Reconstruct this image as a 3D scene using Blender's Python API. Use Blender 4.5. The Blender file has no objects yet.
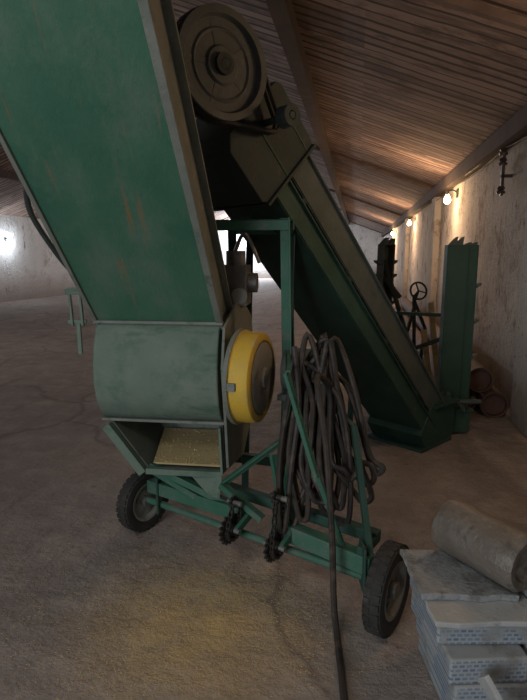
import bpy, math, random
from mathutils import Vector as V, Matrix
random.seed(7)
YAW = math.radians(9.8)
sc = bpy.context.scene
try: sc.view_settings.view_transform = 'Standard'
except Exception: pass

# ------------------------------------------------------------ materials
def nodes(name):
    m = bpy.data.materials.new(name); m.use_nodes = True
    nt = m.node_tree; b = nt.nodes['Principled BSDF']
    return m, nt, b
def mixc(nt, fac, a, b):
    n = nt.nodes.new('ShaderNodeMix'); n.data_type = 'RGBA'
    for s, v in ((n.inputs[0], fac), (n.inputs[6], a), (n.inputs[7], b)):
        if hasattr(v, 'is_output'): nt.links.new(v, s)
        elif isinstance(v, (tuple, list)): s.default_value = (*v[:3], 1)
        else: s.default_value = v
    return n.outputs[2]
def noise(nt, co, scale, detail=5, rough=.6, lo=.4, hi=.6):
    n = nt.nodes.new('ShaderNodeTexNoise'); n.inputs['Scale'].default_value = scale
    n.inputs['Detail'].default_value = detail; n.inputs['Roughness'].default_value = rough
    nt.links.new(co, n.inputs['Vector'])
    r = nt.nodes.new('ShaderNodeMapRange'); r.inputs[1].default_value = lo; r.inputs[2].default_value = hi
    nt.links.new(n.outputs[0], r.inputs[0])
    return r.outputs[0]
def coord(nt, scale=(1, 1, 1), kind='Object'):
    t = nt.nodes.new('ShaderNodeTexCoord'); mp = nt.nodes.new('ShaderNodeMapping')
    mp.inputs['Scale'].default_value = scale
    nt.links.new(t.outputs[kind], mp.inputs[0]); return mp.outputs[0]
def bump(nt, b, h, s=.3, d=.01):
    n = nt.nodes.new('ShaderNodeBump'); n.inputs['Strength'].default_value = s; n.inputs['Distance'].default_value = d
    nt.links.new(h, n.inputs['Height']); nt.links.new(n.outputs[0], b.inputs['Normal'])
def mat(name, c1, c2, c3=None, scale=6, rough=.6, metal=0., fine=60, stretch=(1, 1, 1), c3lim=(.58, .68), bs=.25, streak=None, sstr=(9, .7, .7), slim=(.62, .74)):
    m, nt, b = nodes(name); co = coord(nt, stretch)
    col = mixc(nt, noise(nt, co, scale, lo=.35, hi=.65), c1, c2)
    if c3: col = mixc(nt, noise(nt, co, scale * 1.7, 8, .7, *c3lim), col, c3)
    if streak: col = mixc(nt, noise(nt, coord(nt, sstr), 2.2, 6, .65, *slim), col, streak)
    f = noise(nt, co, fine, 3, .6, .3, .7)
    nt.links.new(col, b.inputs['Base Color'])
    b.inputs['Roughness'].default_value = rough; b.inputs['Metallic'].default_value = metal
    bump(nt, b, f, bs, .004)
    return m
GREEN = mat('worn_green_paint', (.026, .112, .072), (.048, .142, .10), (.11, .145, .12), 4, .65, c3lim=(.50, .68))
CHUTE = mat('chute_green_paint', (.034, .118, .078), (.062, .156, .106), (.115, .168, .132), 3, .45, stretch=(1, .6, .6), c3lim=(.48, .78), streak=(.21, .12, .06), sstr=(11, .7, .7), slim=(.60, .72))
DUSTG = mat('dusty_green_paint', (.115, .168, .135), (.16, .205, .17), (.075, .135, .105), 4, .85, c3lim=(.5, .7), streak=(.055, .12, .085), sstr=(1, 4, 4), slim=(.58, .72))
GREYG = mat('grey_dusty_steel', (.12, .14, .122), (.19, .20, .178), (.07, .11, .085), 5, .7)
DGREEN = mat('dark_green_paint', (.014, .050, .037), (.024, .068, .051), (.045, .06, .05), 5, .7)
DARK = mat('dark_dusty_steel', (.022, .034, .033), (.036, .050, .048), (.055, .068, .064), 5, .8)
TROUGH = mat('trough_side_steel', (.050, .066, .062), (.082, .098, .092), (.036, .05, .045), 4, .8)
STEEL = mat('grey_steel', (.15, .15, .15), (.24, .24, .23), (.10, .07, .05), 8, .45, .5)
PULL = mat('grey_cast_pulley', (.055, .066, .068), (.085, .098, .10), (.13, .145, .145), 6, .65, 0.)
YEL = mat('yellow_paint', (.62, .39, .03), (.50, .34, .06), (.36, .31, .18), 5, .6, c3lim=(.52, .72))
RUBBER = mat('black_rubber', (.02, .02, .02), (.038, .035, .032), (.075, .065, .055), 9, .8)
CABLE = mat('black_cable_sheath', (.016, .014, .013), (.042, .033, .027), (.09, .065, .05), 7, .6, c3lim=(.53, .68))
CHAINM = mat('greasy_chain_steel', (.03, .028, .025), (.06, .055, .048), (.10, .08, .06), 12, .5, .4)
RUST = mat('rusty_pipe', (.060, .034, .028), (.10, .052, .040), (.035, .026, .022), 6, .75)
WOOD = mat('raw_wood', (.38, .29, .14), (.46, .36, .19), (.24, .17, .10), 5, .8, stretch=(1, 6, 6))
BEAM = mat('old_roof_beam', (.045, .031, .025), (.075, .052, .040), None, 4, .9)
RAFT = mat('old_roof_rafter', (.11, .075, .060), (.17, .12, .095), None, 4, .9)
GRAIN = mat('wheat_grain', (.46, .34, .14), (.56, .43, .20), None, 40, .8)
BOARD = mat('pale_board', (.36, .37, .375), (.46, .47, .465), (.25, .25, .24), 6, .8)
SLAB = mat('grey_fibre_slab', (.24, .25, .26), (.33, .345, .35), (.16, .16, .155), 7, .9, c3lim=(.46, .60), bs=.5)
FELT = mat('grey_brown_pipe', (.14, .12, .10), (.21, .185, .16), (.10, .085, .07), 5, .42, c3lim=(.5, .62), bs=.6)
CERAM = mat('dark_insulator', (.05, .03, .025), (.08, .05, .04), None, 8, .4)
PALEF = mat('pale_grey_face', (.19, .19, .17), (.25, .245, .22), (.12, .12, .10), 6, .8)
def emis(name, c, s):
    m, nt, b = nodes(name); b.inputs['Emission Color'].default_value = (*c, 1)
    n = nt.nodes.new('ShaderNodeTexNoise'); b.inputs['Emission Strength'].default_value = s
    nt.links.new(mixc(nt, n.outputs[0], c, c), b.inputs['Base Color']); return m
BULBW = emis('warm_bulb_glass', (1, .62, .25), 60)
BULBC = emis('cool_bulb_glass', (.8, .9, 1), 120)
def pkgmat():
    m, nt, b = nodes('blue_printed_wrap'); co = coord(nt, (1, 1, 1))
    br = nt.nodes.new('ShaderNodeTexBrick')
    br.inputs['Scale'].default_value = 15; br.inputs['Mortar Size'].default_value = .05; br.inputs['Row Height'].default_value = .22; br.inputs['Brick Width'].default_value = .34
    rot = nt.nodes.new('ShaderNodeMapping'); nt.links.new(co, rot.inputs[0]); rot.inputs['Rotation'].default_value = (math.pi/2, 0, 0)
    nt.links.new(rot.outputs[0], br.inputs['Vector'])
    br.inputs['Color1'].default_value = (.11, .16, .26, 1); br.inputs['Color2'].default_value = (.21, .26, .33, 1)
    br.inputs['Mortar'].default_value = (.34, .37, .39, 1)
    c = mixc(nt, noise(nt, co, 9, lo=.50, hi=.56), br.outputs[0], (.32, .345, .36))
    s = nt.nodes.new('ShaderNodeSeparateXYZ'); nt.links.new(co, s.inputs[0])
    r = nt.nodes.new('ShaderNodeMapRange'); r.inputs[1].default_value = .080; r.inputs[2].default_value = .085; nt.links.new(s.outputs[2], r.inputs[0])
    c = mixc(nt, r.outputs[0], c, (.36, .37, .37))
    c = mixc(nt, noise(nt, co, 5, 8, .7, .52, .66), c, (.20, .19, .175))
    nt.links.new(c, b.inputs['Base Color']); b.inputs['Roughness'].default_value = .7
    return m
PKG = pkgmat()
def floormat():
    m, nt, b = nodes('dusty_earth_concrete'); co = coord(nt)
    c = mixc(nt, noise(nt, co, .8, 8, .65, .35, .65), (.225, .188, .170), (.325, .275, .25))
    c = mixc(nt, noise(nt, co, 4, 8, .7, .45, .75), c, (.42, .36, .32))
    c = mixc(nt, noise(nt, co, 40, 4, .7, .60, .76), c, (.52, .45, .37))
    c = mixc(nt, noise(nt, co, 17, 6, .7, .58, .72), c, (.16, .13, .112))
    c = mixc(nt, noise(nt, coord(nt, (1, .18, 1)), 2.2, 7, .7, .55, .68), c, (.20, .165, .148))
    mp = nt.nodes.new('ShaderNodeMapping')
    px, py = -.25, 2.0
    X = px*math.cos(YAW)-py*math.sin(YAW); Y = px*math.sin(YAW)+py*math.cos(YAW)
    mp.inputs['Location'].default_value = (-X/.54, -Y/.52, 0); mp.inputs['Scale'].default_value = (1/.54, 1/.52, 1)
    t = nt.nodes.new('ShaderNodeTexCoord'); nt.links.new(t.outputs['Object'], mp.inputs[0])
    ln = nt.nodes.new('ShaderNodeVectorMath'); ln.operation = 'LENGTH'; nt.links.new(mp.outputs[0], ln.inputs[0])
    r = nt.nodes.new('ShaderNodeMapRange'); r.inputs[1].default_value = 1.3; r.inputs[2].default_value = .0; r.interpolation_type = 'SMOOTHSTEP'
    nt.links.new(ln.outputs['Value'], r.inputs[0])
    mu = nt.nodes.new('ShaderNodeMath'); mu.operation = 'MULTIPLY'
    nt.links.new(r.outputs[0], mu.inputs[0]); nt.links.new(noise(nt, co, 7, 8, .75, .15, .6), mu.inputs[1])
    c = mixc(nt, mu.outputs[0], c, (.60, .43, .20))
    vo = nt.nodes.new('ShaderNodeTexVoronoi'); vo.feature = 'DISTANCE_TO_EDGE'; vo.inputs['Scale'].default_value = .30
    nn = nt.nodes.new('ShaderNodeTexNoise'); nn.inputs['Scale'].default_value = .9; nn.inputs['Detail'].default_value = 6
    nt.links.new(co, nn.inputs['Vector'])
    ad = nt.nodes.new('ShaderNodeVectorMath'); ad.operation = 'ADD'; nt.links.new(co, ad.inputs[0]); nt.links.new(nn.outputs['Color'], ad.inputs[1])
    nt.links.new(ad.outputs[0], vo.inputs['Vector'])
    r2 = nt.nodes.new('ShaderNodeMapRange'); r2.inputs[1].default_value = .011; r2.inputs[2].default_value = .0; r2.inputs[4].default_value = .55
    nt.links.new(vo.outputs['Distance'], r2.inputs[0])
    c = mixc(nt, r2.outputs[0], c, (.12, .095, .08))
    nt.links.new(c, b.inputs['Base Color']); b.inputs['Roughness'].default_value = .8
    bump(nt, b, noise(nt, co, 4, 9, .68, .3, .7), .8, .035)
    return m
def wallmat(name, a, bb, dirt, lo=.5, hi=.62):
    m, nt, b = nodes(name); co = coord(nt)
    c = mixc(nt, noise(nt, co, 1.5, 8, .7, .35, .65), a, bb)
    c = mixc(nt, noise(nt, co, 1.7, 10, .75, lo, hi), c, dirt)
    c = mixc(nt, noise(nt, coord(nt, (1, 1, .35)), 3.1, 8, .7, .60, .68), c, (.21, .175, .15))
    c = mixc(nt, noise(nt, co, 14, 6, .7, .6, .68), c, (.18, .155, .135))
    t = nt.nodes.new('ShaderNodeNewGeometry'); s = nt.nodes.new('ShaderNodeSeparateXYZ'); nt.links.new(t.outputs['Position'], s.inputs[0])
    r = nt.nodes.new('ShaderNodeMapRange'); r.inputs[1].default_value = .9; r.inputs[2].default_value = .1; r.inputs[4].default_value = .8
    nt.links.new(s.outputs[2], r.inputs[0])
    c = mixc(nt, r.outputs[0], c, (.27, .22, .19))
    nt.links.new(c, b.inputs['Base Color']); b.inputs['Roughness'].default_value = .9
    bump(nt, b, noise(nt, co, 7, 10, .75, .3, .7), .9, .05)
    return m
def ceilmat():
    m, nt, b = nodes('slatted_roof_boards'); co = coord(nt)
    s = nt.nodes.new('ShaderNodeSeparateXYZ'); nt.links.new(co, s.inputs[0])
    def mth(op, a, v=None):
        n = nt.nodes.new('ShaderNodeMath'); n.operation = op
        nt.links.new(a, n.inputs[0])
        if v is not None:
            if hasattr(v, 'is_output'): nt.links.new(v, n.inputs[1])
            else: n.inputs[1].default_value = v
        return n.outputs[0]
    wob = mth('MULTIPLY', noise(nt, coord(nt, (1, 1, 1)), 1.2, 3, .5, .3, .7), .28)
    y = mth('ADD', mth('MULTIPLY', s.outputs[1], 1/.16), wob)
    fr = mth('FRACT', y); fl = mth('FLOOR', y)
    wn = nt.nodes.new('ShaderNodeTexWhiteNoise'); wn.noise_dimensions = '1D'; nt.links.new(fl, wn.inputs['W'])
    gw = mth('ADD', mth('MULTIPLY', wn.outputs['Value'], .38), .08)
    g_ = nt.nodes.new('ShaderNodeMath'); g_.operation = 'LESS_THAN'; nt.links.new(fr, g_.inputs[0]); nt.links.new(gw, g_.inputs[1]); gap = g_.outputs[0]
    wn2 = nt.nodes.new('ShaderNodeTexWhiteNoise'); wn2.noise_dimensions = '2D'
    cx = nt.nodes.new('ShaderNodeCombineXYZ'); nt.links.new(fl, cx.inputs[0]); nt.links.new(mth('FLOOR', mth('MULTIPLY', s.outputs[0], .75)), cx.inputs[1]); nt.links.new(cx.outputs[0], wn2.inputs['Vector'])
    c = mixc(nt, wn2.outputs['Value'], (.12, .080, .065), (.36, .255, .205))
    c = mixc(nt, noise(nt, coord(nt, (1, 5, 1)), 2, 8, .7, .45, .75), c, (.41, .31, .26))
    c = mixc(nt, noise(nt, coord(nt, (1.5, 3, 1)), 1.3, 8, .7, .50, .62), c, (.13, .09, .073))
    c = mixc(nt, gap, c, (.055, .036, .028))
    nt.links.new(c, b.inputs['Base Color']); b.inputs['Roughness'].default_value = .9
    inv = mth('MULTIPLY', gap, -1); bump(nt, b, inv, .6, .03)
    return m

# ------------------------------------------------------------ mesh builder
class MB:
    def __init__(s): s.v = []; s.f = []
    def add(s, vs, fs):
        o = len(s.v); s.v += [V(p) for p in vs]; s.f += [tuple(i+o for i in f) for f in fs]; return s
    def obox(s, c, ax, sz):
        c = V(c); a, b, d = [V(k).normalized()*(h/2) for k, h in zip(ax, sz)]
        vs = [c+i*a+j*b+k*d for i in (-1, 1) for j in (-1, 1) for k in (-1, 1)]
        return s.add(vs, [(0, 1, 3, 2), (4, 6, 7, 5), (0, 4, 5, 1), (2, 3, 7, 6), (0, 2, 6, 4), (1, 5, 7, 3)])
    def box(s, lo, hi):
        lo, hi = V(lo), V(hi)
        return s.obox((lo+hi)/2, ((1, 0, 0), (0, 1, 0), (0, 0, 1)), hi-lo)
    def beam(s, p, q, w, h, up=(0, 0, 1)):
        p, q = V(p), V(q); d = (q-p); u = V(up)
        if abs(d.normalized().dot(u)) > .97: u = V((0, 1, 0))
        side = d.cross(u).normalized(); u2 = side.cross(d).normalized()
        return s.obox((p+q)/2, (d, side, u2), (d.length, w, h))
    def angle(s, p, q, w, t=.008, up=(0, 0, 1)):
        p, q = V(p), V(q); d = q-p; u = V(up)
        if abs(d.normalized().dot(u)) > .97: u = V((0, 1, 0))
        side = d.cross(u).normalized(); u2 = side.cross(d).normalized(); m = (p+q)/2
        s.obox(m, (d, side, u2), (d.length, w, t)); s.obox(m+side*(w/2-t/2)-u2*(w/2-t/2), (d, side, u2), (d.length, t, w)); return s
    def prism(s, pts, ext):
        pts = [V(p) for p in pts]; e = V(ext); n = len(pts)
        return s.add(pts+[p+e for p in pts], [tuple(range(n)), tuple(range(2*n-1, n-1, -1))]+[(i, i+n, (i+1) % n+n, (i+1) % n) for i in range(n)])
    def lathe(s, c, axis, prof, seg=32, close=True):
        c = V(c); a = V(axis).normalized(); u = a.orthogonal().normalized(); w = a.cross(u)
        n = len(prof); vs = []
        for i in range(seg):
            t = 2*math.pi*i/seg; r = u*math.cos(t)+w*math.sin(t)
            vs += [c+a*h+r*rr for rr, h in prof]
        fs = []
        for i in range(seg):
            j = (i+1) % seg
            for k in range(n if close else n-1):
                l = (k+1) % n; fs.append((i*n+k, j*n+k, j*n+l, i*n+l))
        return s.add(vs, fs)
    def cyl(s, p, q, r, r2=None, seg=20):
        p, q = V(p), V(q); L = (q-p).length; r2 = r if r2 is None else r2
        return s.lathe(p, q-p, [(.0005, 0), (r, 0), (r2, L), (.0005, L)], seg)
    def ring(s, c, axis, R, r, h, seg=32):
        return s.lathe(c, axis, [(R, -h/2), (R, h/2), (r, h/2), (r, -h/2)], seg)
    def tube(s, pts, r, seg=8):
        pts = [V(p) for p in pts]; n = len(pts); vs = []; fs = []
        t = (pts[1]-pts[0]).normalized(); u = t.orthogonal().normalized()
        for i, p in enumerate(pts):
            t = (pts[min(i+1, n-1)]-pts[max(i-1, 0)])
            t = t.normalized() if t.length > 1e-6 else V((0, 0, 1))
            u = (u-t*u.dot(t)); u = u.normalized() if u.length > 1e-6 else t.orthogonal().normalized()
            w = t.cross(u)
            vs += [p+(u*math.cos(2*math.pi*k/seg)+w*math.sin(2*math.pi*k/seg))*r for k in range(seg)]
        for i in range(n-1):
            for k in range(seg):
                l = (k+1) % seg; fs.append((i*seg+k, i*seg+l, (i+1)*seg+l, (i+1)*seg+k))
        fs += [tuple(range(seg))[::-1], tuple((n-1)*seg+k for k in range(seg))]
        return s.add(vs, fs)
def spline(P, n=8):
    P = [V(p) for p in P]; Q = [P[0]]+P+[P[-1]]; out = []
    for i in range(1, len(Q)-2):
        a, b, c, d = Q[i-1:i+3]
        for k in range(n):
            t = k/n
            out.append(.5*((2*b)+(c-a)*t+(2*a-5*b+4*c-d)*t*t+(3*b-a-3*c+d)*t**3))
    out.append(P[-1]); return out

WL = {}
def link(o): sc.collection.objects.link(o)
def empty(name, loc, label, cat, parent=None):
    o = bpy.data.objects.new(name, None); link(o); o.empty_display_size = .1
    o.location = V(loc); WL[o] = V(loc)
    if parent: o.parent = parent; o.location = V(loc)-WL[parent]
    if label: o['label'] = label
    if cat: o['category'] = cat
    return o
def make(name, mb, m, parent=None, bevel=0, smooth=False, label=None, cat=None, kind=None, origin=None):
    lo = V([min(v[i] for v in mb.v) for i in range(3)]); hi = V([max(v[i] for v in mb.v) for i in range(3)])
    c = V(origin) if origin is not None else V(((lo.x+hi.x)/2, (lo.y+hi.y)/2, lo.z))
    me = bpy.data.meshes.new(name); me.from_pydata([v-c for v in mb.v], [], mb.f)
    import bmesh
    bm = bmesh.new(); bm.from_mesh(me); bmesh.ops.recalc_face_normals(bm, faces=bm.faces); bm.to_mesh(me); bm.free()
    me.materials.append(m)
    o = bpy.data.objects.new(name, me); link(o); WL[o] = c
    o.location = c-(WL[parent] if parent else V((0, 0, 0)))
    if parent: o.parent = parent
    if smooth:
        for p in me.polygons: p.use_smooth = True
        try: me.set_sharp_from_angle(angle=math.radians(35))
        except Exception: pass
    if bevel:
        b = o.modifiers.new('b', 'BEVEL'); b.width = bevel; b.segments = 2; b.limit_method = 'ANGLE'
    if label: o['label'] = label
    if cat: o['category'] = cat
    if kind: o['kind'] = kind
    return o

# ============================================================ ROOM (room frame)
XR, XL, Y0, Y1, ZE = 1.53, -11.1, -4., 35., 2.75
XM = (XR+XL)/2; SL = math.tan(math.radians(20)); ZR = ZE+(XR-XM)*SL
st = dict(kind='structure')
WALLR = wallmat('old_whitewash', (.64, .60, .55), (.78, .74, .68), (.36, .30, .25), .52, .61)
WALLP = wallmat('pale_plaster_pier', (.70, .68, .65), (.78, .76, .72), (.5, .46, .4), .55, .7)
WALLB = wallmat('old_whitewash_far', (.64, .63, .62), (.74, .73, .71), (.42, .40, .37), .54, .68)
make('floor', MB().box((XL-.3, Y0-.3, -.2), (XR+.3, Y1+.3, 0)), floormat(), origin=(0, 0, 0), **st)
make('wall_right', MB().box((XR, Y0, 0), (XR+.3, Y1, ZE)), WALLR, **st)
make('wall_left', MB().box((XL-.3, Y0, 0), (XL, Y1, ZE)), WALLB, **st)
for nm, y in (('wall_back', Y1), ('wall_front', Y0-.3)):
    make(nm, MB().prism([(XL-.3, y, 0), (XR+.3, y, 0), (XR+.3, y, ZE-.1), (XM, y, ZR), (XL-.3, y, ZE-.1)], (0, .3, 0)), WALLB, **st)
cb = MB()
cb.prism([(XR+.35, Y0-.3, ZE-.35*SL), (XM, Y0-.3, ZR), (XL-.35, Y0-.3, ZE-.35*SL), (XL-.35, Y0-.3, ZE-.35*SL+.15), (XM, Y0-.3, ZR+.15), (XR+.35, Y0-.3, ZE-.35*SL+.15)], (0, Y1-Y0+.6, 0))
make('ceiling', cb, ceilmat(), origin=(0, 0, 0), **st)
tn = 1
def rz(x): return ZE+(XR-x)*SL if x > XM else ZE+(x-XL)*SL
for x in (1.44, -.66, -3.0, XM, -6.6, -8.8):
    make('trim_%d' % tn, MB().box((x-.07, Y0, rz(x)-.20), (x+.07, Y1, rz(x)-.02)), BEAM, **st); tn += 1
for y in [3.9+7.5*i for i in range(5)]:
    make('trim_%d' % tn, MB().beam((XR, y, ZE-.03), (XM, y, ZR-.03), .06, .05), RAFT, **st); tn += 1
    make('trim_%d' % tn, MB().beam((XL, y, ZE-.03), (XM, y, ZR-.03), .06, .05), RAFT, **st); tn += 1
for y in (4.6, 11.0, 17.4, 23.8):
    make('trim_%d' % tn, MB().box((XR-.12, y, 0), (XR+.01, y+.5, ZE-.1)), WALLP if y < 5 else WALLR, bevel=.02, **st); tn += 1

def lamp(name, base, out, warm, pw, label, dist=.6, soft=.15):
    base, out = V(base), V(out).normalized()
    e = empty(name, base, label, 'lamp')
    make('mounting_plate', MB().obox(base+out*.008, (out, V((0, 0, 1)), out.cross(V((0, 0, 1)))), (.024, .14, .12)), DARK, e, .004)
    tip = base+out*.16
    make('bracket_arm', MB().tube(spline([base, base+out*.08+V((0, 0, .05)), tip+V((0, 0, .03))]), .010), DARK, e)
    make('lamp_socket', MB().cyl(tip+V((0, 0, .05)), tip-V((0, 0, .02)), .025, .022), DARK, e)
    bb = MB().lathe(tip-V((0, 0, .02)), (0, 0, -1), [(.02, 0), (.03, .02), (.05, .055), (.055, .085), (.045, .12), (.02, .138), (.001, .142)], 16, False)
    make('light_bulb', bb, BULBW if warm else BULBC, e, smooth=True)
    l = bpy.data.lights.new(name+'_light', 'POINT'); l.energy = pw; l.shadow_soft_size = soft
    l.color = (1, .62, .36) if warm else (.82, .9, 1)
    lo = bpy.data.objects.new(name+'_light', l); link(lo); lo.parent = e; lo.location = out*dist+V((0, 0, -.25 if warm else -.08))
for y, p in ((2.75, 14), (9.25, 58), (15.8, 70), (23.5, 80)):  # the nearest one is out of view, added to warm the right wall and floor
    lamp('wall_lamp', (XR, y, 2.46), (-1, 0, 0), True, p, 'bare warm bulb glowing on a bracket on the whitewashed wall')
lamp('wall_lamp', (XL, 15.9, 1.98), (1, 0, 0), False, 34, 'bare cool white bulb glaring on the far side wall', .24, .06)
lamp('wall_lamp', (-6.6, Y1, 3.0), (0, -1, 0), False, 1300, 'added cool bulb brightening the whitewashed end wall', 1.2)  # extra lamp added to brighten the end wall
for dz in (0, .07):
    pts = []
    ys = [Y0+.5]+[2.9+3.2*i for i in range(8)]
    for a, b in zip(ys[:-1], ys[1:]):
        for k in range(6):
            t = k/6; pts.append((XR-.10, a+(b-a)*t, 2.56+dz-.05*math.sin(math.pi*t)))
    make('electric_wire', MB().tube(pts, .006, 5), CABLE, label='thin black electric wire strung along the whitewashed wall', cat='wire')
ins = empty('insulator_bracket', (XR, 6.1, 2.2), 'dark iron wall bracket with round insulators holding wires', 'bracket')
make('bracket_bar', MB().box((XR-.11, 6.08, 2.1), (XR-.08, 6.12, 2.5)).box((XR-.11, 6.08, 2.28), (XR+.02, 6.12, 2.31)), CERAM, ins, .004)
for z in (2.12, 2.40, 2.5): make('insulator', MB().lathe((XR-.1, 6.1, z), (0, 0, 1), [(.001, 0), (.04, 0), (.045, .02), (.025, .035), (.04, .05), (.03, .075), (.001, .08)], 14), CERAM, ins, smooth=True)
for i, (x, z, y, L, r) in enumerate(((1.03, .125, 5.25, 8.5, .125), (1.29, .125, 5.15, 9.0, .125), (1.16, .345, 5.2, 8.2, .12))):
    make('steel_pipe', MB().lathe((x, y, z), (0, 1, 0), [(r, 0), (r, L), (.001, L), (.001, .05), (r*.86, .05), (r*.86, 0)], 28), RUST, smooth=True,
         label='dark rusty steel pipe lying along the whitewashed wall', cat='pipe')['group'] = 'pipes stacked by the wall'
wall_objs = set(sc.objects)

# ============================================================ THROWER (view-aligned frame, rotated at end)
AX = V((.822, -.568, 0)).normalized(); BX = V((.568, .822, 0)).normalized()
W1 = V((-.66, 2.79, 0)); W2 = V((.50, 1.97, 0))
thr = empty('grain_thrower', (-.09, 2.375, 0), 'worn green wheeled grain thrower with steep flat chute and yellow pulley', 'farm machine')
def wheel(c, r, w):
    c = V(c)+V((0, 0, r)); k = w/2
    mb = MB().lathe(c, AX, [(r*.62, -k*.8), (r*.78, -k), (r*.93, -k*.9), (r*.985, -k*.5), (r*.985, k*.5), (r*.93, k*.9), (r*.78, k), (r*.62, k*.8)], 40)
    u = V((0, 0, 1)); v = AX.cross(u)
    for i in range(30):
        t = 2*math.pi*i/30; rd = u*math.cos(t)+v*math.sin(t); tg = -u*math.sin(t)+v*math.cos(t)
        mb.obox(c+rd*r*.975+AX*k*.45, (rd, tg, AX), (r*.04, r*.13, k*.7)); t += math.pi/30
        rd = u*math.cos(t)+v*math.sin(t); tg = -u*math.sin(t)+v*math.cos(t)
        mb.obox(c+rd*r*.975-AX*k*.45, (rd, tg, AX), (r*.04, r*.13, k*.7))
    o = make('wheel', mb, RUBBER, thr, smooth=True)
    rim = MB().lathe(c, AX, [(r*.64, -k*.7), (r*.64, k*.85), (r*.57, k*.8), (r*.5, k*.35), (r*.2, k*.3), (r*.2, -k*.1), (r*.5, -k*.1), (r*.55, -k*.7)], 32)
    make('wheel_rim', rim, PALEF, o, smooth=True, label='dusty grey steel rim')
    hub = MB().cyl(c-AX*k*.9, c+AX*k*1.0, r*.18)
    for i in range(5):
        t = 2*math.pi*i/5; rd = u*math.cos(t)+v*math.sin(t); hub.cyl(c+rd*r*.34-AX*k*.2, c+rd*r*.34+AX*k*.5, .012, seg=6)
    make('wheel_hub', hub, STEEL, o)
wheel(W1, .168, .080); wheel(W2, .182, .080)
def ap(s, z=.26, off=0): return W1+AX*s+V((0, 0, z))+BX*off
make('axle_beam', MB().beam(ap(.06, .275), ap(.70, .285), .06, .070).beam(ap(.86, .28), ap(1.34, .245), .06, .08)
     .cyl(ap(-.02, .18), ap(1.43, .185), .018), GREEN, thr, .005, label='green steel axle beam')
make('axle_bracket', MB().beam(ap(.12, .14), ap(.12, .34), .012, .1).beam(ap(1.30, .14), ap(1.30, .33), .012, .12)
     .beam(ap(.1, .33, .12), ap(1.32, .31, .12), .05, .05).beam(ap(.12, .3, -.02), ap(.12, .3, .14), .04, .04).beam(ap(1.30, .3, -.02), ap(1.30, .3, .14), .04, .04), DGREEN, thr, .004)
def sprocket(c, r, n, par, m=CHAINM, ax=AX):
    c = V(c); ax = V(ax); u = V((0, 0, 1)); v = ax.cross(u).normalized()
    mb = MB().lathe(c, ax, [(r*.2, -.03), (r*.35, -.03), (r*.35, -.006), (r*.88, -.006), (r*.88, .006), (r*.6, .006), (r*.58, .002), (r*.4, .002), (r*.35, .03), (r*.2, .03)], 28)
    for i in range(n):
        t = 2*math.pi*i/n; rd = u*math.cos(t)+v*math.sin(t); tg = -u*math.sin(t)+v*math.cos(t)
        q = [c+rd*r*.85+tg*r*.15-ax*.005, c+rd*r*1.08+tg*r*.05-ax*.005, c+rd*r*1.08-tg*r*.05-ax*.005, c+rd*r*.85-tg*r*.15-ax*.005]
        mb.prism(q, ax*.010)
    return make('sprocket', mb, m, par, label='dark toothed chain sprocket')
def chain(pts, par, ax=AX, pitch=.024):
    mb = MB(); P = [V(p) for p in pts]; seg = []
    for a, b in zip(P[:-1], P[1:]):
        n = max(1, int((b-a).length/pitch)); seg += [(a+(b-a)*(k/n), a+(b-a)*((k+1)/n)) for k in range(n)]
    for i, (a, b) in enumerate(seg):
        o = .009 if i % 2 else .005; d = (b-a)*.15
        for sg in (-1, 1): mb.beam(a-d+ax*o*sg, b+d+ax*o*sg, .013, .003, ax)
        mb.cyl(a-ax*.011, a+ax*.011, .005, seg=6)
    return make('drive_chain', mb, CHAINM, par, label='greasy black roller chain')
s1 = ap(.68, .250, -.10); s2 = ap(.925, .245, -.10)
def arc(c, r, a0, a1, n=10):
    return [c+BX*r*math.cos(math.radians(a0+(a1-a0)*k/n))+V((0, 0, r*math.sin(math.radians(a0+(a1-a0)*k/n)))) for k in range(n+1)]
sprocket(s1, .070, 16, thr); sprocket(s2, .068, 16, thr)
u1 = s1+V((0, 0, .12))+BX*.03; u2 = s2+V((0, 0, .22))+BX*.02
sprocket(u1, .030, 9, thr); sprocket(u2, .036, 10, thr)
q1 = s1+AX*.022; q2 = s2+AX*.022
chain([u1+AX*.022-BX*.032]+arc(q1, .045, 180, 360)+[u1+AX*.022+BX*.032], thr); chain([u2+AX*.022-BX*.038]+arc(q2, .045, 180, 360)+[u2+AX*.022+BX*.038], thr)
for p, q in ((s1-AX*.05, s1+AX*.06), (s2-AX*.05, s2+AX*.06), (u2-AX*.03, u2+AX*.06), (u1-AX*.03, u1+AX*.05)):
    make('sprocket_shaft', MB().cyl(p, q, .012), STEEL, thr)
for s_ in (s1, s2): make('shaft_bracket', MB().beam(s_+AX*.04, s_+AX*.04+BX*.11+V((0, 0, .04)), .02, .035), GREEN, thr, .003)
# chute
c = V((-.086, -.679, .730)).normalized(); e = V((.992, -.126, 0)).normalized(); nI = c.cross(e).normalized()
if nI.z < 0: nI = -nI
BL = V((-.79, 2.6, 1.16)); Wc = .585; L = 2.45; H = .15
def cp(a, s, h): return BL+e*a+c*s+nI*h
chute = make('chute', MB().obox(cp(Wc/2, L/2-.04, .006), (c, e, nI), (L+.06, Wc, .012)), CHUTE, thr, .003, label='large flat green sheet-metal chute underside')
for a in (0, Wc):
    sg = -1 if a == 0 else 1
    sw = MB().obox(cp(a+sg*.006, L/2-.04, H/2), (c, e, nI), (L+.06, .012, H))
    sw.obox(cp(a+sg*.008, L/2-.04, 0.0), (c, e, nI), (L+.06, .018 if sg < 0 else .03, .02))
    sw.obox(cp(a+sg*.02, L/2-.04, H), (c, e, nI), (L+.06, .045, .012))
    make('chute_side', sw, GREYG, chute, .002, label='grey dusty steel side wall of the chute')
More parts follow.
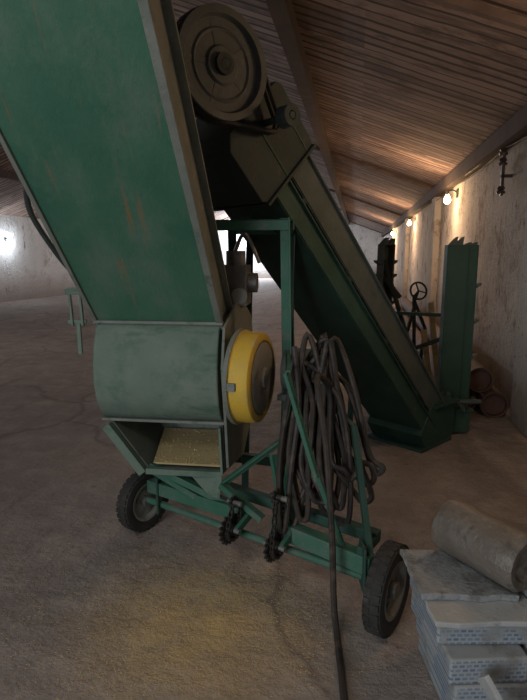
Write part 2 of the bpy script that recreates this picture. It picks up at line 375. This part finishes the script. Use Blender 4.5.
make('conveyor_belt', MB().obox(cp(Wc/2, L/2, .10), (c, e, nI), (L-.1, Wc-.06, .01)), RUBBER, chute)
for s_ in (.1, .8, 1.5, 2.3): make('belt_roller', MB().cyl(cp(.0, s_, .06), cp(Wc, s_, .06), .03), STEEL, chute, smooth=True)
# drum housing
f = V((-.126, -.992, 0)).normalized()
def dp(a, fo, z): return V((BL.x, BL.y, 0))+e*a+f*fo+V((0, 0, z))
prof = [(.0, 1.19), (.035, 1.15), (.07, 1.07), (.09, .98), (.09, .89), (.07, .81), (.03, .74), (-.02, .70), (-.08, .68), (-.42, .68), (-.52, .76), (-.56, .9), (-.56, 1.05), (-.50, 1.22), (-.38, 1.28), (-.2, 1.30), (-.1, 1.28)]
make('drum_housing', MB().prism([dp(-.012, a, z) for a, z in prof], e*(Wc+.02)), DUSTG, thr, .006, True, label='dusty pale green rounded drum housing')
for z, k in ((1.185, .02), (.69, -.02)): make('housing_rim', MB().beam(dp(-.02, k, z), dp(Wc+.025, k, z), .04, .014), GREYG, thr, .002)
SP = [(.05, 1.17), (.10, .98), (.05, .74), (.02, .47), (-.24, .45), (-.34, .55), (-.44, .75), (-.46, 1.0), (-.40, 1.18), (-.2, 1.30)]
make('side_plate', MB().prism([dp(Wc+.025+.12*max(0, .06-a), a, z) for a, z in SP], e*.014), GREYG, thr, .003, label='dusty grey-green side plate')
TL0, TR0, TL1, TR1 = dp(.03, .0, .68), dp(Wc+.0, .0, .68), dp(.21, .0, .44), dp(Wc+.01, .0, .44)
back = -f*.42
tb = MB()
tb.prism([TL0, TL1, TL1+back, TL0+back], e*.012)
tb.prism([TR0, TR1, TR1+back, TR0+back], e*.012)
tb.prism([TL1, TR1, TR1+back, TL1+back], V((0, 0, -.012)))
tb.prism([TL0+back, TR0+back, TR1+back, TL1+back], -f*.012)
make('hopper_tray', tb, GREYG, thr, .003, label='open tapered steel tray below the drum')
make('tray_rim', MB().angle(TL0+f*.02, TL1+f*.02, .045).beam(TL1+f*.02, TR1+f*.02, .035, .03).beam(TR0+f*.02, TR1+f*.02, .012, .05), DUSTG, thr, .003)
LA, LB, LC, LD = TL1+e*.02+V((0, 0, .015))-f*.03, TR1-e*.02+V((0, 0, .015))-f*.03, TR1-e*.02+V((0, 0, .08))-f*.38, TL1-e*.03+V((0, 0, .08))-f*.38
make('wooden_liner', MB().prism([LA, LB, LC, LD], V((0, 0, .01))), WOOD, thr, label='pale yellowish wooden board in the tray')
hg = MB(); r7 = random.Random(9)
for i in range(160):
    s_, t_ = r7.random(), r7.random()**1.3
    p = (LA*(1-s_)+LB*s_)*(1-t_)+(LD*(1-s_)+LC*s_)*t_+V((0, 0, .012)); t = r7.uniform(0, 6.28)
    a = V((math.cos(t), math.sin(t), 0))*.006; b = V((-a.y, a.x, 0))*.5; z = V((0, 0, .003))
    hg.add([p-a, p+b, p+a, p-b, p+z, p-z], [(0, 1, 4), (1, 2, 4), (2, 3, 4), (3, 0, 4), (1, 0, 5), (2, 1, 5), (3, 2, 5), (0, 3, 5)])
gr = make('grain_residue', hg, GRAIN, thr, label='golden grain kernels scattered in the tray'); gr['kind'] = 'stuff'
fb = [((-.57, 2.60, .46), (-.16, 2.47, .31)), ((-.60, 2.64, .44), (-.30, 2.54, .30)), ((.10, 2.5, .63), (-.2, 2.45, .42)), ((-.2, 2.45, .42), (.0, 2.33, .30)),
      ((.10, 2.5, .63), (.13, 2.30, .30))]
for p, q in fb: make('frame_brace', MB().angle(p, q, .034, .009), GREEN, thr, .002)
make('frame_plate', MB().prism([(-.40, 2.57, .445), (-.20, 2.50, .445), (-.21, 2.42, .35), (-.26, 2.46, .34)], (0, .012, .0)), DUSTG, thr, .003, label='angled grey-green gusset plate')
make('frame_post', MB().angle((.10, 2.6, 1.67), (.12, 2.58, .60), .045, .008), GREEN, thr, .002)
make('frame_post', MB().angle((-.18, 3.15, 1.67), (-.15, 3.05, .30), .05, .008), DGREEN, thr, .002)
make('frame_post', MB().angle((.14, 3.15, 1.67), (.16, 2.95, .30), .05, .008), DGREEN, thr, .002)
make('frame_rail', MB().angle((-.24, 2.66, 1.66), (.12, 2.6, 1.66), .05).angle((.12, 2.6, 1.66), (.14, 3.15, 1.66), .05).angle((-.18, 3.15, 1.66), (.16, 3.15, 1.66), .05), GREEN, thr, .002)
make('frame_rail', MB().angle((-.18, 3.05, .34), (.18, 2.95, .34), .05).angle((.17, 2.95, .34), (.13, 2.3, .3), .05).angle((-.16, 3.05, .34), (-.3, 2.6, .32), .05), DGREEN, thr, .002)
make('frame_brace', MB().angle((.10, 2.18, 1.02), (.23, 2.10, .58), .022, .007), GREEN, thr, .002)
make('frame_brace', MB().angle((.05, 2.30, .62), (.11, 2.20, .28), .030, .008), GREEN, thr, .002)
make('frame_brace', MB().angle((.12, 2.58, 1.03), (.10, 2.16, 1.03), .022, .007), GREEN, thr, .002)
make('frame_brace', MB().angle((.23, 2.10, .60), (.34, 2.10, .30), .022, .007), GREEN, thr, .002)
make('frame_brace', MB().angle((.40, 2.28, .76), (.44, 2.03, .28), .026, .008), DGREEN, thr, .002)
make('frame_brace', MB().angle((.40, 2.28, .76), (.12, 2.58, .95), .026, .008), DGREEN, thr, .002)
ya = V((.95, -.31, 0)).normalized(); yc = V((-.045, 2.45, .94))
pu = make('pulley_guard', MB().lathe(yc, ya, [(.03, -.065), (.215, -.067), (.222, -.062), (.222, -.048), (.212, -.044), (.212, .020), (.207, .038), (.192, .046), (.175, .046), (.165, .034), (.03, .034)], 56), YEL, thr, .001, True, label='bright yellow round pulley guard')
make('guard_strap', MB().lathe(yc-ya*.055, ya, [(.216, -.012), (.226, -.012), (.226, .008), (.216, .008)], 56), GREYG, pu)
make('guard_buckle', MB().obox(yc+ya*(-.04)+V((-.06, -.205, 0)), (ya, (0, 0, 1), BX), (.05, .035, .02)), GREYG, pu, .002)
mc = yc+ya*.034
make('guard_end_plate', MB().lathe(mc, ya, [(.001, 0), (.168, 0), (.166, .012), (.15, .018), (.05, .018), (.045, .03), (.001, .03)], 40), PALEF, pu, 0, True, label='pale dusty flat round face plate')
make('motor_housing', MB().cyl(mc+BX*.22, mc+BX*.22+ya*.20, .11, seg=28).obox(mc+BX*.22+ya*.1-V((0, 0, .12)), (ya, BX, (0, 0, 1)), (.18, .2, .03)).obox(mc+BX*.22+ya*.1-V((0, 0, .34)), (ya, BX, (0, 0, 1)), (.05, .05, .42)), TROUGH, thr, .003, True)
g = V((-.14, 2.78, 1.30))
make('gearbox', MB().obox(g+V((0, 0, .05)), (e, f, (0, 0, 1)), (.13, .16, .2)).cyl(g+V((0, 0, .15)), g+V((0, 0, .22)), .05).cyl(g+e*.05+V((0, 0, .06)), g+e*.11+V((0, 0, .06)), .05)
     .cyl(g+V((.02, -.08, .0)), g+V((.02, -.13, .0)), .04).tube(spline([g+V((.0, -.05, .22)), g+V((.05, -.08, .30)), g+V((.12, -.05, .16))]), .01), STEEL, thr, .004, True, label='grey cast gearbox')
lv = MB()
for dx in (0, .05): lv.beam((-.94+dx, 2.62, 1.33), (-.925+dx, 2.60, 1.16), .012, .02)
lv.beam((-.955, 2.61, 1.32), (-.875, 2.61, 1.32), .014, .02).beam((-.95, 2.61, 1.18), (-.86, 2.61, 1.18), .014, .02).beam((-.90, 2.61, 1.17), (-.895, 2.60, 1.02), .02, .015).beam((-.955, 2.61, 1.33), (-.80, 2.62, 1.36), .02, .015).beam((-.80,2.62,1.36),(-.78,2.68,1.22),.02,.02)
make('adjusting_lever', lv, DUSTG, thr, .002, label='small green forked adjusting lever')
make('side_guard_bar', MB().tube(spline([cp(-.01, .10, .13), cp(-.10, .22, .14), cp(-.14, .40, .14), cp(-.15, .58, .14), cp(-.10, .72, .14), cp(-.01, .8, .13)]), .012), DARK, thr, smooth=True)
make('side_guard_bar', MB().tube(spline([cp(-.01, .84, .13), cp(-.14, .95, .14), cp(-.30, 1.10, .16), cp(-.42, 1.28, .2)]), .016), DARK, thr, smooth=True)

# coiled cable, loosely hung and tangled
rr = random.Random(4); P = []; NL = 17
for i in range(NL):
    a = i/(NL-1); h_ = ((i*5) % NL)/(NL-1); jx = rr.uniform(-.05, .05); jy = rr.uniform(-.05, .10)
    bx = .09+.40*h_+rr.uniform(-.03, .03); bz = .26+rr.uniform(0, .26)+.08*h_; wd_ = .012+rr.uniform(0, .03)
    tx = .16+.12*h_+jx
    k1 = .35+rr.uniform(-.14, .14); k2 = .72+rr.uniform(-.12, .12)
    def mx(k): return tx+(bx-tx)*k
    P += [(tx, 2.36+jy, 1.10+rr.uniform(-.25, .07)), (mx(k1)+rr.uniform(0, .05), 2.33+jy, .88+rr.uniform(-.04, .04)), (mx(k2)+wd_+rr.uniform(0, .03), 2.28+jy, .60+rr.uniform(-.05, .05)), (bx+wd_, 2.24+jy, bz+.03), (bx, 2.24+jy, bz), (bx-wd_, 2.24+jy, bz+.04), (mx(k2)-wd_-rr.uniform(0, .05), 2.28+jy, .62), (mx(k1)-rr.uniform(0, .04), 2.33+jy, .90)]
P += [(.22, 2.17, 1.00), (.25, 2.065, .75), (.275, 2.01, .4), (.285, 1.98, .12), (.29, 1.90, .016), (.28, 1.72, .016), (.262, 1.4, .016), (.24, .9, .016), (.20, .4, .016)]
make('power_cable', MB().tube(spline(P, 6), .013, 8), CABLE, smooth=True, label='thick black power cable coiled over the frame, end trailing on floor', cat='cable')

# ============================================================ SCRAPER CONVEYOR
B = V((1.20, 4.28, .20)); T = V((-.16, 3.0, 2.12)); d = (B-T).normalized()
w = V((d.y, -d.x, 0)).normalized(); n = d.cross(w).normalized()
if n.z < 0: n = -n
LL = (B-T).length; Wt, Ht = .47, .30
con = empty('scraper_conveyor', (1.20, 4.28, 0), 'dark green inclined twin-trough grain scraper conveyor with large pulley', 'conveyor')
def kp(s, a, h): return T+d*s+w*a+n*h
def trough(h0, h1, m, lab):
    hm = (h0+h1)/2
    mb = MB().obox(kp(LL/2, 0, h0), (d, w, n), (LL, Wt, .012))
    for sg in (-1, 1):
        mb.obox(kp(LL/2, sg*Wt/2, hm), (d, w, n), (LL, .012, h1-h0))
        mb.obox(kp(LL/2, sg*(Wt/2+.010), h1), (d, w, n), (LL, .03, .010))
    return make('conveyor_trough', mb, m, con, .002, label=lab)
trough(-.16, -.045, DGREEN, 'dark green lower trough')
up_t = trough(.0, .16, TROUGH, 'dusty grey-green upper trough')
make('trough_cover', MB().obox(kp(LL/2, 0, .155), (d, w, n), (LL, Wt-.02, .008)), TROUGH, up_t)
for k in range(4):
    for sg in (-1, 1): make('trough_stay', MB().obox(kp(.45+k*.6, sg*(Wt/2-.004), -.02), (d, w, n), (.04, .012, .10)), DARK, con)
hp = [(-.12, -.21), (-.12, .20), (-.09, .23), (.24, .23), (.27, .20), (.27, -.24), (.24, -.27), (-.06, -.27)]
head = make('head_housing', MB().prism([kp(a, -Wt/2-.02, b) for a, b in hp], w*(Wt+.04)), DARK, con, .006, label='dark grey-green boxy head housing')
make('housing_flange', MB().obox(kp(.27, 0, -.02), (d, w, n), (.016, Wt+.08, Ht+.18)), DARK, head, .003)
pa = V((.62, -.78, 0)).normalized(); pc = V((-.20, 2.56, 2.315))
pm = MB().lathe(pc, pa, [(.03, -.04), (.205, -.04), (.232, -.05), (.232, -.035), (.212, -.02), (.212, -.012), (.232, .0), (.212, .012), (.212, .022), (.232, .04), (.232, .055), (.20, .055), (.19, .030), (.155, .028), (.145, .036), (.135, .028), (.085, .028), (.075, .04), (.03, .04)], 56)
pul = make('drive_pulley', pm, PULL, con, .001, True, label='large grey grooved belt pulley')
u = V((0, 0, 1)); v = pa.cross(u)
for i in range(5):
    t = math.pi*2*i/5+.3; rd = u*math.cos(t)+v*math.sin(t); tg = -u*math.sin(t)+v*math.cos(t)
    make('pulley_spoke', MB().obox(pc+pa*.025+rd*.13, (rd, tg, pa), (.12, .024, .010)), PULL, pul, .002)
make('pulley_shaft', MB().cyl(pc-pa*.40, pc+pa*.06, .026).ring(pc+pa*.045, pa, .045, .02, .03), DARK, pul)
for a_ in (-.30, -.13):
    q0 = pc+pa*a_
    make('bearing_bracket', MB().obox(q0, (d, pa, n), (.12, .03, .12)).beam(q0, kp(-.06, (.12 if a_ > -.2 else -.05), .0), .09, .03, pa), DARK, con, .004)
sp = V((.115, 2.64, 2.13))
spo = make('small_pulley', MB().lathe(sp, pa, [(.02, -.04), (.050, -.04), (.050, -.03), (.038, -.01), (.050, .0), (.038, .015), (.050, .03), (.02, .03)], 28), DARK, con, .001, True)
make('pulley_shaft', MB().cyl(sp-pa*.30, sp+pa*.03, .016), DARK, spo)
def beltpath(c1, r1, c2, r2, ax, off):
    c1, c2 = V(c1)+ax*off, V(c2)+ax*off; dv = c2-c1; dv -= ax*dv.dot(ax); x = dv.normalized(); y = ax.cross(x)
    pts = [c1+(x*math.cos(t)+y*math.sin(t))*r1 for t in [math.pi*(.36+1.28*k/20) for k in range(21)]]
    pts += [c2+(x*math.cos(t)+y*math.sin(t))*r2 for t in [math.pi*(-.36+.72*k/10) for k in range(11)]]
    return pts+[pts[0]]
for o_ in (-.02, .015): make('drive_belt', MB().tube(beltpath(pc, .227, sp+pa*((pc-sp).dot(pa)), .048, pa, o_), .012, 6), RUBBER, con, smooth=True)
for a in (-.17, .17):
    p = kp(.55, a, -.16)
    make('support_leg', MB().angle(p, (p.x-.04, p.y+.02, 0), .045, .008), DGREEN, con, .002)
q = kp(1.95, -.12, -.16)
make('support_leg', MB().angle(q, (q.x-.02, q.y, 0), .04, .008), DGREEN, con, .002)
bb_ = V((B.x, B.y, 0)); dh = V((d.x, d.y, 0)).normalized()
make('conveyor_boot', MB().prism([bb_-w*.25+dh*a+V((0, 0, z)) for a, z in ((-.24, .14), (-.14, .0), (.22, .0), (.28, .08), (.28, .26), (.05, .38), (-.08, .36))], w*.50), DGREEN, con, .006)
make('boot_flange', MB().obox(bb_+V((0, 0, .33))+dh*.12, (dh, w, (0, 0, 1)), (.36, .56, .02)), DGREEN, con, .003)
make('boot_skid', MB().obox(bb_+V((.0, 0, .012)), (dh, w, (0, 0, 1)), (.46, .52, .022)), DGREEN, con, .003)
make('feeder_base', MB().box((1.36, 4.38, .02), (1.74, 4.62, .20)).box((1.34, 4.36, .20), (1.76, 4.64, .225)), DGREEN, con, .004, label='low dark green feeder base')
ag = MB().cyl((1.40, 4.34, .30), (1.80, 4.34, .30), .02)
for k in range(8):
    t = k*.9; cxx = 1.42+.045*k
    ag.prism([(cxx, 4.34+.03*math.cos(t-.5), .30+.03*math.sin(t-.5)), (cxx+.01, 4.34+.085*math.cos(t-.25), .30+.085*math.sin(t-.25)), (cxx+.02, 4.34+.085*math.cos(t+.25), .30+.085*math.sin(t+.25)), (cxx+.02, 4.34+.03*math.cos(t+.5), .30+.03*math.sin(t+.5))], (.012, 0, 0))
make('toothed_auger', ag, TROUGH, con, .001, label='dusty toothed feeder auger')
def arm(x, y, z0, h, wd, m, tm, yaw=0., both=False, dz=.30, lean=0.):
    ex = V((math.cos(yaw), math.sin(yaw), 0)); ey = V((-ex.y, ex.x, 0)); c0 = V((x, y, 0)); up = V((lean, 0, 1)); hm = (z0+h)/2; hl = h-z0
    def q_(a, b, z): return c0+ex*a+ey*b+up*z
    mb = MB().obox(q_(0, 0 if both else -.10, hm), (ex, ey, up), (wd, .012, hl))
    for sg in (-1, 1): mb.obox(q_(sg*wd/2, -.05, hm), (ex, ey, up), (.014, .12, hl))
    if not both: mb.obox(q_(0, 0, hm), (ex, ey, up), (wd, .012, hl)).obox(q_(.055, -.112, hm), (ex, ey, up), (.014, .014, hl-.05))
    a = make('feeder_arm', mb, m, con, .003)
    def tooth(P): make('scraper_tooth', MB().prism([p-ey*.09 for p in P], ey*.08), tm, a, .001)
    z = .62
    while z < h-.1:
        for sg in ((1, -1) if both else (1,)):
            tooth([q_(sg*(wd/2+.004), 0, z), q_(sg*(wd/2+.05), 0, z+.03), q_(sg*(wd/2+.055), 0, z+.05), q_(sg*(wd/2+.004), 0, z+.03)])
        z += dz
    for xx in ((-.08, -.03, .03, .08) if wd > .2 else (-.04, .03)):
        hh = rt.uniform(.02, .07)
        tooth([q_(xx-.03, 0, h-.01), q_(xx+.03, 0, h-.01), q_(xx+.04, 0, h+hh), q_(xx+.01, 0, h+hh*.6)])
rt = random.Random(2)
arm(1.645, 4.60, .22, 1.58, .235, DGREEN, TROUGH, -.1)
arm(1.13, 5.3, .0, 1.60, .11, TROUGH, TROUGH, .3, True, .13, .02)
make('feeder_link', MB().beam((1.28, 4.5, .1), (1.14, 5.3, .1), .06, .08).beam((1.20, 5.2, .95), (1.62, 4.68, .98), .03, .03), DGREEN, con)
for p, q in (((1.14, 5.28, 1.2), (1.42, 4.95, .35)), ((1.16, 5.3, .8), (1.46, 5.1, .1)), ((1.12, 5.3, 1.35), (1.30, 5.15, 1.1)), ((1.40, 5.0, .45), (1.20, 5.22, .2)), ((1.16, 5.27, 1.45), (1.38, 5.1, .7)), ((1.20, 5.2, .5), (1.62, 4.66, .8))):
    make('feeder_strut', MB().beam(p, q, .035, .035), DARK, con, .002)
hs = empty('handwheel_stand', (1.58, 5.5, 0), 'thin dark steel stand with small round handwheel', 'winch')
make('stand_post', MB().cyl((1.58, 5.5, 0), (1.53, 5.5, 1.1), .018).obox((1.58, 5.5, .01), ((1, 0, 0), (0, 1, 0), (0, 0, 1)), (.2, .2, .02)).cyl((1.53, 5.5, 1.0), (1.53, 5.35, 1.15), .012)
     .beam((1.53, 5.5, .95), (1.38, 5.5, .3), .03, .03).beam((1.38, 5.5, .3), (1.58, 5.5, .15), .03, .03).beam((1.53, 5.5, 1.05), (1.66, 5.5, .75), .03, .03).beam((1.66, 5.5, .75), (1.60, 5.5, .2), .03, .03), DARK, hs)
hw = MB(); c0 = V((1.53, 5.35, 1.15)); ax = V((.2, -1, .3)).normalized()
u = ax.orthogonal().normalized(); v = ax.cross(u)
hw.tube([c0+(u*math.cos(t)+v*math.sin(t))*.085 for t in [2*math.pi*k/24 for k in range(25)]], .010)
for k in range(3):
    t = 2*math.pi*k/3; hw.beam(c0, c0+(u*math.cos(t)+v*math.sin(t))*.085, .012, .012)
make('handwheel', hw, DARK, hs, smooth=True)
for (p, q) in (((1.70, 5.0, .0), (1.60, 5.17, 1.05)), ((1.77, 4.92, 0), (1.69, 5.06, .92)), ((1.60, 4.93, 0), (1.52, 5.08, .8))):
    make('wooden_pole', MB().beam(p, q, .05, .03), WOOD, label='weathered wooden pole leaning near the conveyor foot', cat='pole')['group'] = 'poles beside the conveyor'

# ============================================================ STACK
def pk(lo, hi, m, name, label, cat, bev=.01, tw=0):
    lo, hi = V(lo), V(hi); cc = (lo+hi)/2; a = V((math.cos(tw), math.sin(tw), 0)); b = V((-a.y, a.x, 0))
    return make(name, MB().obox(cc, (a, b, (0, 0, 1)), hi-lo), m, bevel=bev, label=label, cat=cat)
rs = random.Random(12)
def slab(x0, y0, x1, y1, z0, z1, m, name, label, cat, jit=.008):
    pts = []
    for (ax_, ay_), (bx_, by_) in (((x0, y0), (x1, y0)), ((x1, y0), (x1, y1)), ((x1, y1), (x0, y1)), ((x0, y1), (x0, y0))):
        for k in range(5):
            t = k/5; pts.append((ax_+(bx_-ax_)*t+rs.uniform(-jit, jit), ay_+(by_-ay_)*t+rs.uniform(-jit, jit), z0))
    return make(name, MB().prism(pts, (0, 0, z1-z0)), m, bevel=.004, label=label, cat=cat)
G = 'packages in the stack'
rs2 = random.Random(8); hz = .088
for lay in range(4):
    x = .55+.018*(3-lay)+rs2.uniform(-.008, .012)
    while x < 1.35:
        wd = rs2.uniform(.24, .34); y0 = 1.50+rs2.uniform(-.045, .045)
        pk((x, y0, lay*(hz+.002)), (x+wd, 1.86, lay*(hz+.002)+hz), PKG, 'tile_package', 'flat worn package with blue-grey printing in a low stack', 'package', .008, rs2.uniform(-.05, .05))['group'] = G
        x += wd+.025
SLL = 'pale grey fibre slab stacked under the thick cylinder'
zt = 4*(hz+.002)
slab(.535, 1.50, .88, 1.88, zt, zt+.018, BOARD, 'fibre_slab', SLL, 'slab')
slab(.905, 1.47, 1.35, 1.88, zt, zt+.018, BOARD, 'fibre_slab', SLL, 'slab')
slab(.52, 1.60, .845, 1.88, zt+.019, zt+.042, SLAB, 'fibre_slab', SLL, 'slab')
slab(.87, 1.53, 1.30, 1.88, zt+.019, zt+.042, SLAB, 'fibre_slab', SLL, 'slab')
ro = MB(); po = V((.695, 1.90, zt+.042+.100)); pax = V((.50, -.87, 0)).normalized(); uu = V((0, 0, 1)); vv = pax.cross(uu)
rw = random.Random(6); NS = 48; rings = [(0, .02), (0, .085), (.012, .096), (.08, .098), (.16, .095), (.24, .097), (.32, .096), (.335, .085), (.33, .062), (.318, .055), (.318, .001)]
wob_ = [rw.uniform(-.0025, .0025) for _ in range(NS)]
vs = [po+pax*a_+(uu*math.cos(2*math.pi*i/NS)+vv*math.sin(2*math.pi*i/NS))*(r_+(wob_[i] if r_ > .08 else 0)) for a_, r_ in rings for i in range(NS)]
fs = [(k*NS+i, k*NS+(i+1) % NS, (k+1)*NS+(i+1) % NS, (k+1)*NS+i) for k in range(len(rings)-1) for i in range(NS)]
fs += [tuple(range(NS))]
ro.add(vs, fs)
make('pipe_offcut', ro, FELT, smooth=True, label='short thick grey-brown cylinder resting on stacked slabs', cat='pipe')
make('plank', MB().beam((.80, 1.18, .012), (.655, 1.42, .26), .07, .016, (1, 0, 0)), BOARD, bevel=.002, label='pale plank leaning against the package stack', cat='plank')

# grain
gb = MB(); rr = random.Random(5)
for i in range(3000):
    if i < 1500: x, y = rr.gauss(-.25, .36), rr.gauss(2.0, .30)
    else: x, y = rr.uniform(-1.6, 1.2), rr.uniform(1.2, 3.8)
    if y < .9 or (x > .38 and y < 2.1): continue
    t = rr.uniform(0, 6.28); a = V((math.cos(t), math.sin(t), 0))*.005; b = V((-a.y, a.x, 0))*.5; p = V((x, y, .002)); z = V((0, 0, .002))
    gb.add([p-a, p+b, p+a, p-b, p+z, p-z], [(0, 1, 4), (1, 2, 4), (2, 3, 4), (3, 0, 4), (1, 0, 5), (2, 1, 5), (3, 2, 5), (0, 3, 5)])
make('spilled_grain', gb, GRAIN, label='scattered golden wheat grains on the dusty floor', cat='grain', kind='stuff')

# ============================================================ rotate view-aligned things into the room
R = Matrix.Rotation(YAW, 4, 'Z')
for o in list(sc.objects):
    if o in wall_objs or o.parent: continue
    o.matrix_world = R @ Matrix.Translation(o.location)
# ============================================================ lights, camera
def area(name, loc, rot, size, pw, col):
    l = bpy.data.lights.new(name, 'AREA'); l.energy = pw; l.size = size; l.color = col
    o = bpy.data.objects.new(name, l); link(o); o.location = loc; o.rotation_euler = rot; return o
area('assumed_daylight_fill', (-2.6, -3.4, 1.6), (math.radians(82), 0, math.radians(-12)), 2.6, 130, (.90, .96, 1))  # unseen area light added as assumed daylight behind the camera; front wall is closed
area('overhead_fill', (-.9, .2, 2.5), (math.radians(2), 0, 0), .8, 13, (1, .95, .88))  # unseen area light added overhead to brighten the near floor
def pt(name, loc, pw, col, r=.4):
    l = bpy.data.lights.new(name, 'POINT'); l.energy = pw; l.color = col; l.shadow_soft_size = r
    o = bpy.data.objects.new(name, l); link(o); o.location = loc
pt('far_fill', (-6.5, 7, 3.2), 60, (1, .95, .94)); pt('far_fill', (-6.5, 20, 3.2), 180, (1, .95, .94))  # unseen point lights added to fill the deeper part of the room
w_ = bpy.data.worlds.new('w'); sc.world = w_; w_.use_nodes = True
w_.node_tree.nodes['Background'].inputs[0].default_value = (.5, .6, .7, 1); w_.node_tree.nodes['Background'].inputs[1].default_value = .05
cd = bpy.data.cameras.new('camera'); cam = bpy.data.objects.new('camera', cd); link(cam)
cam.location = (0, 0, 1.5); cam.rotation_euler = (math.radians(80), 0, YAW)
cd.sensor_fit = 'VERTICAL'; cd.sensor_height = 24; cd.lens = 24*540/700
sc.camera = cam
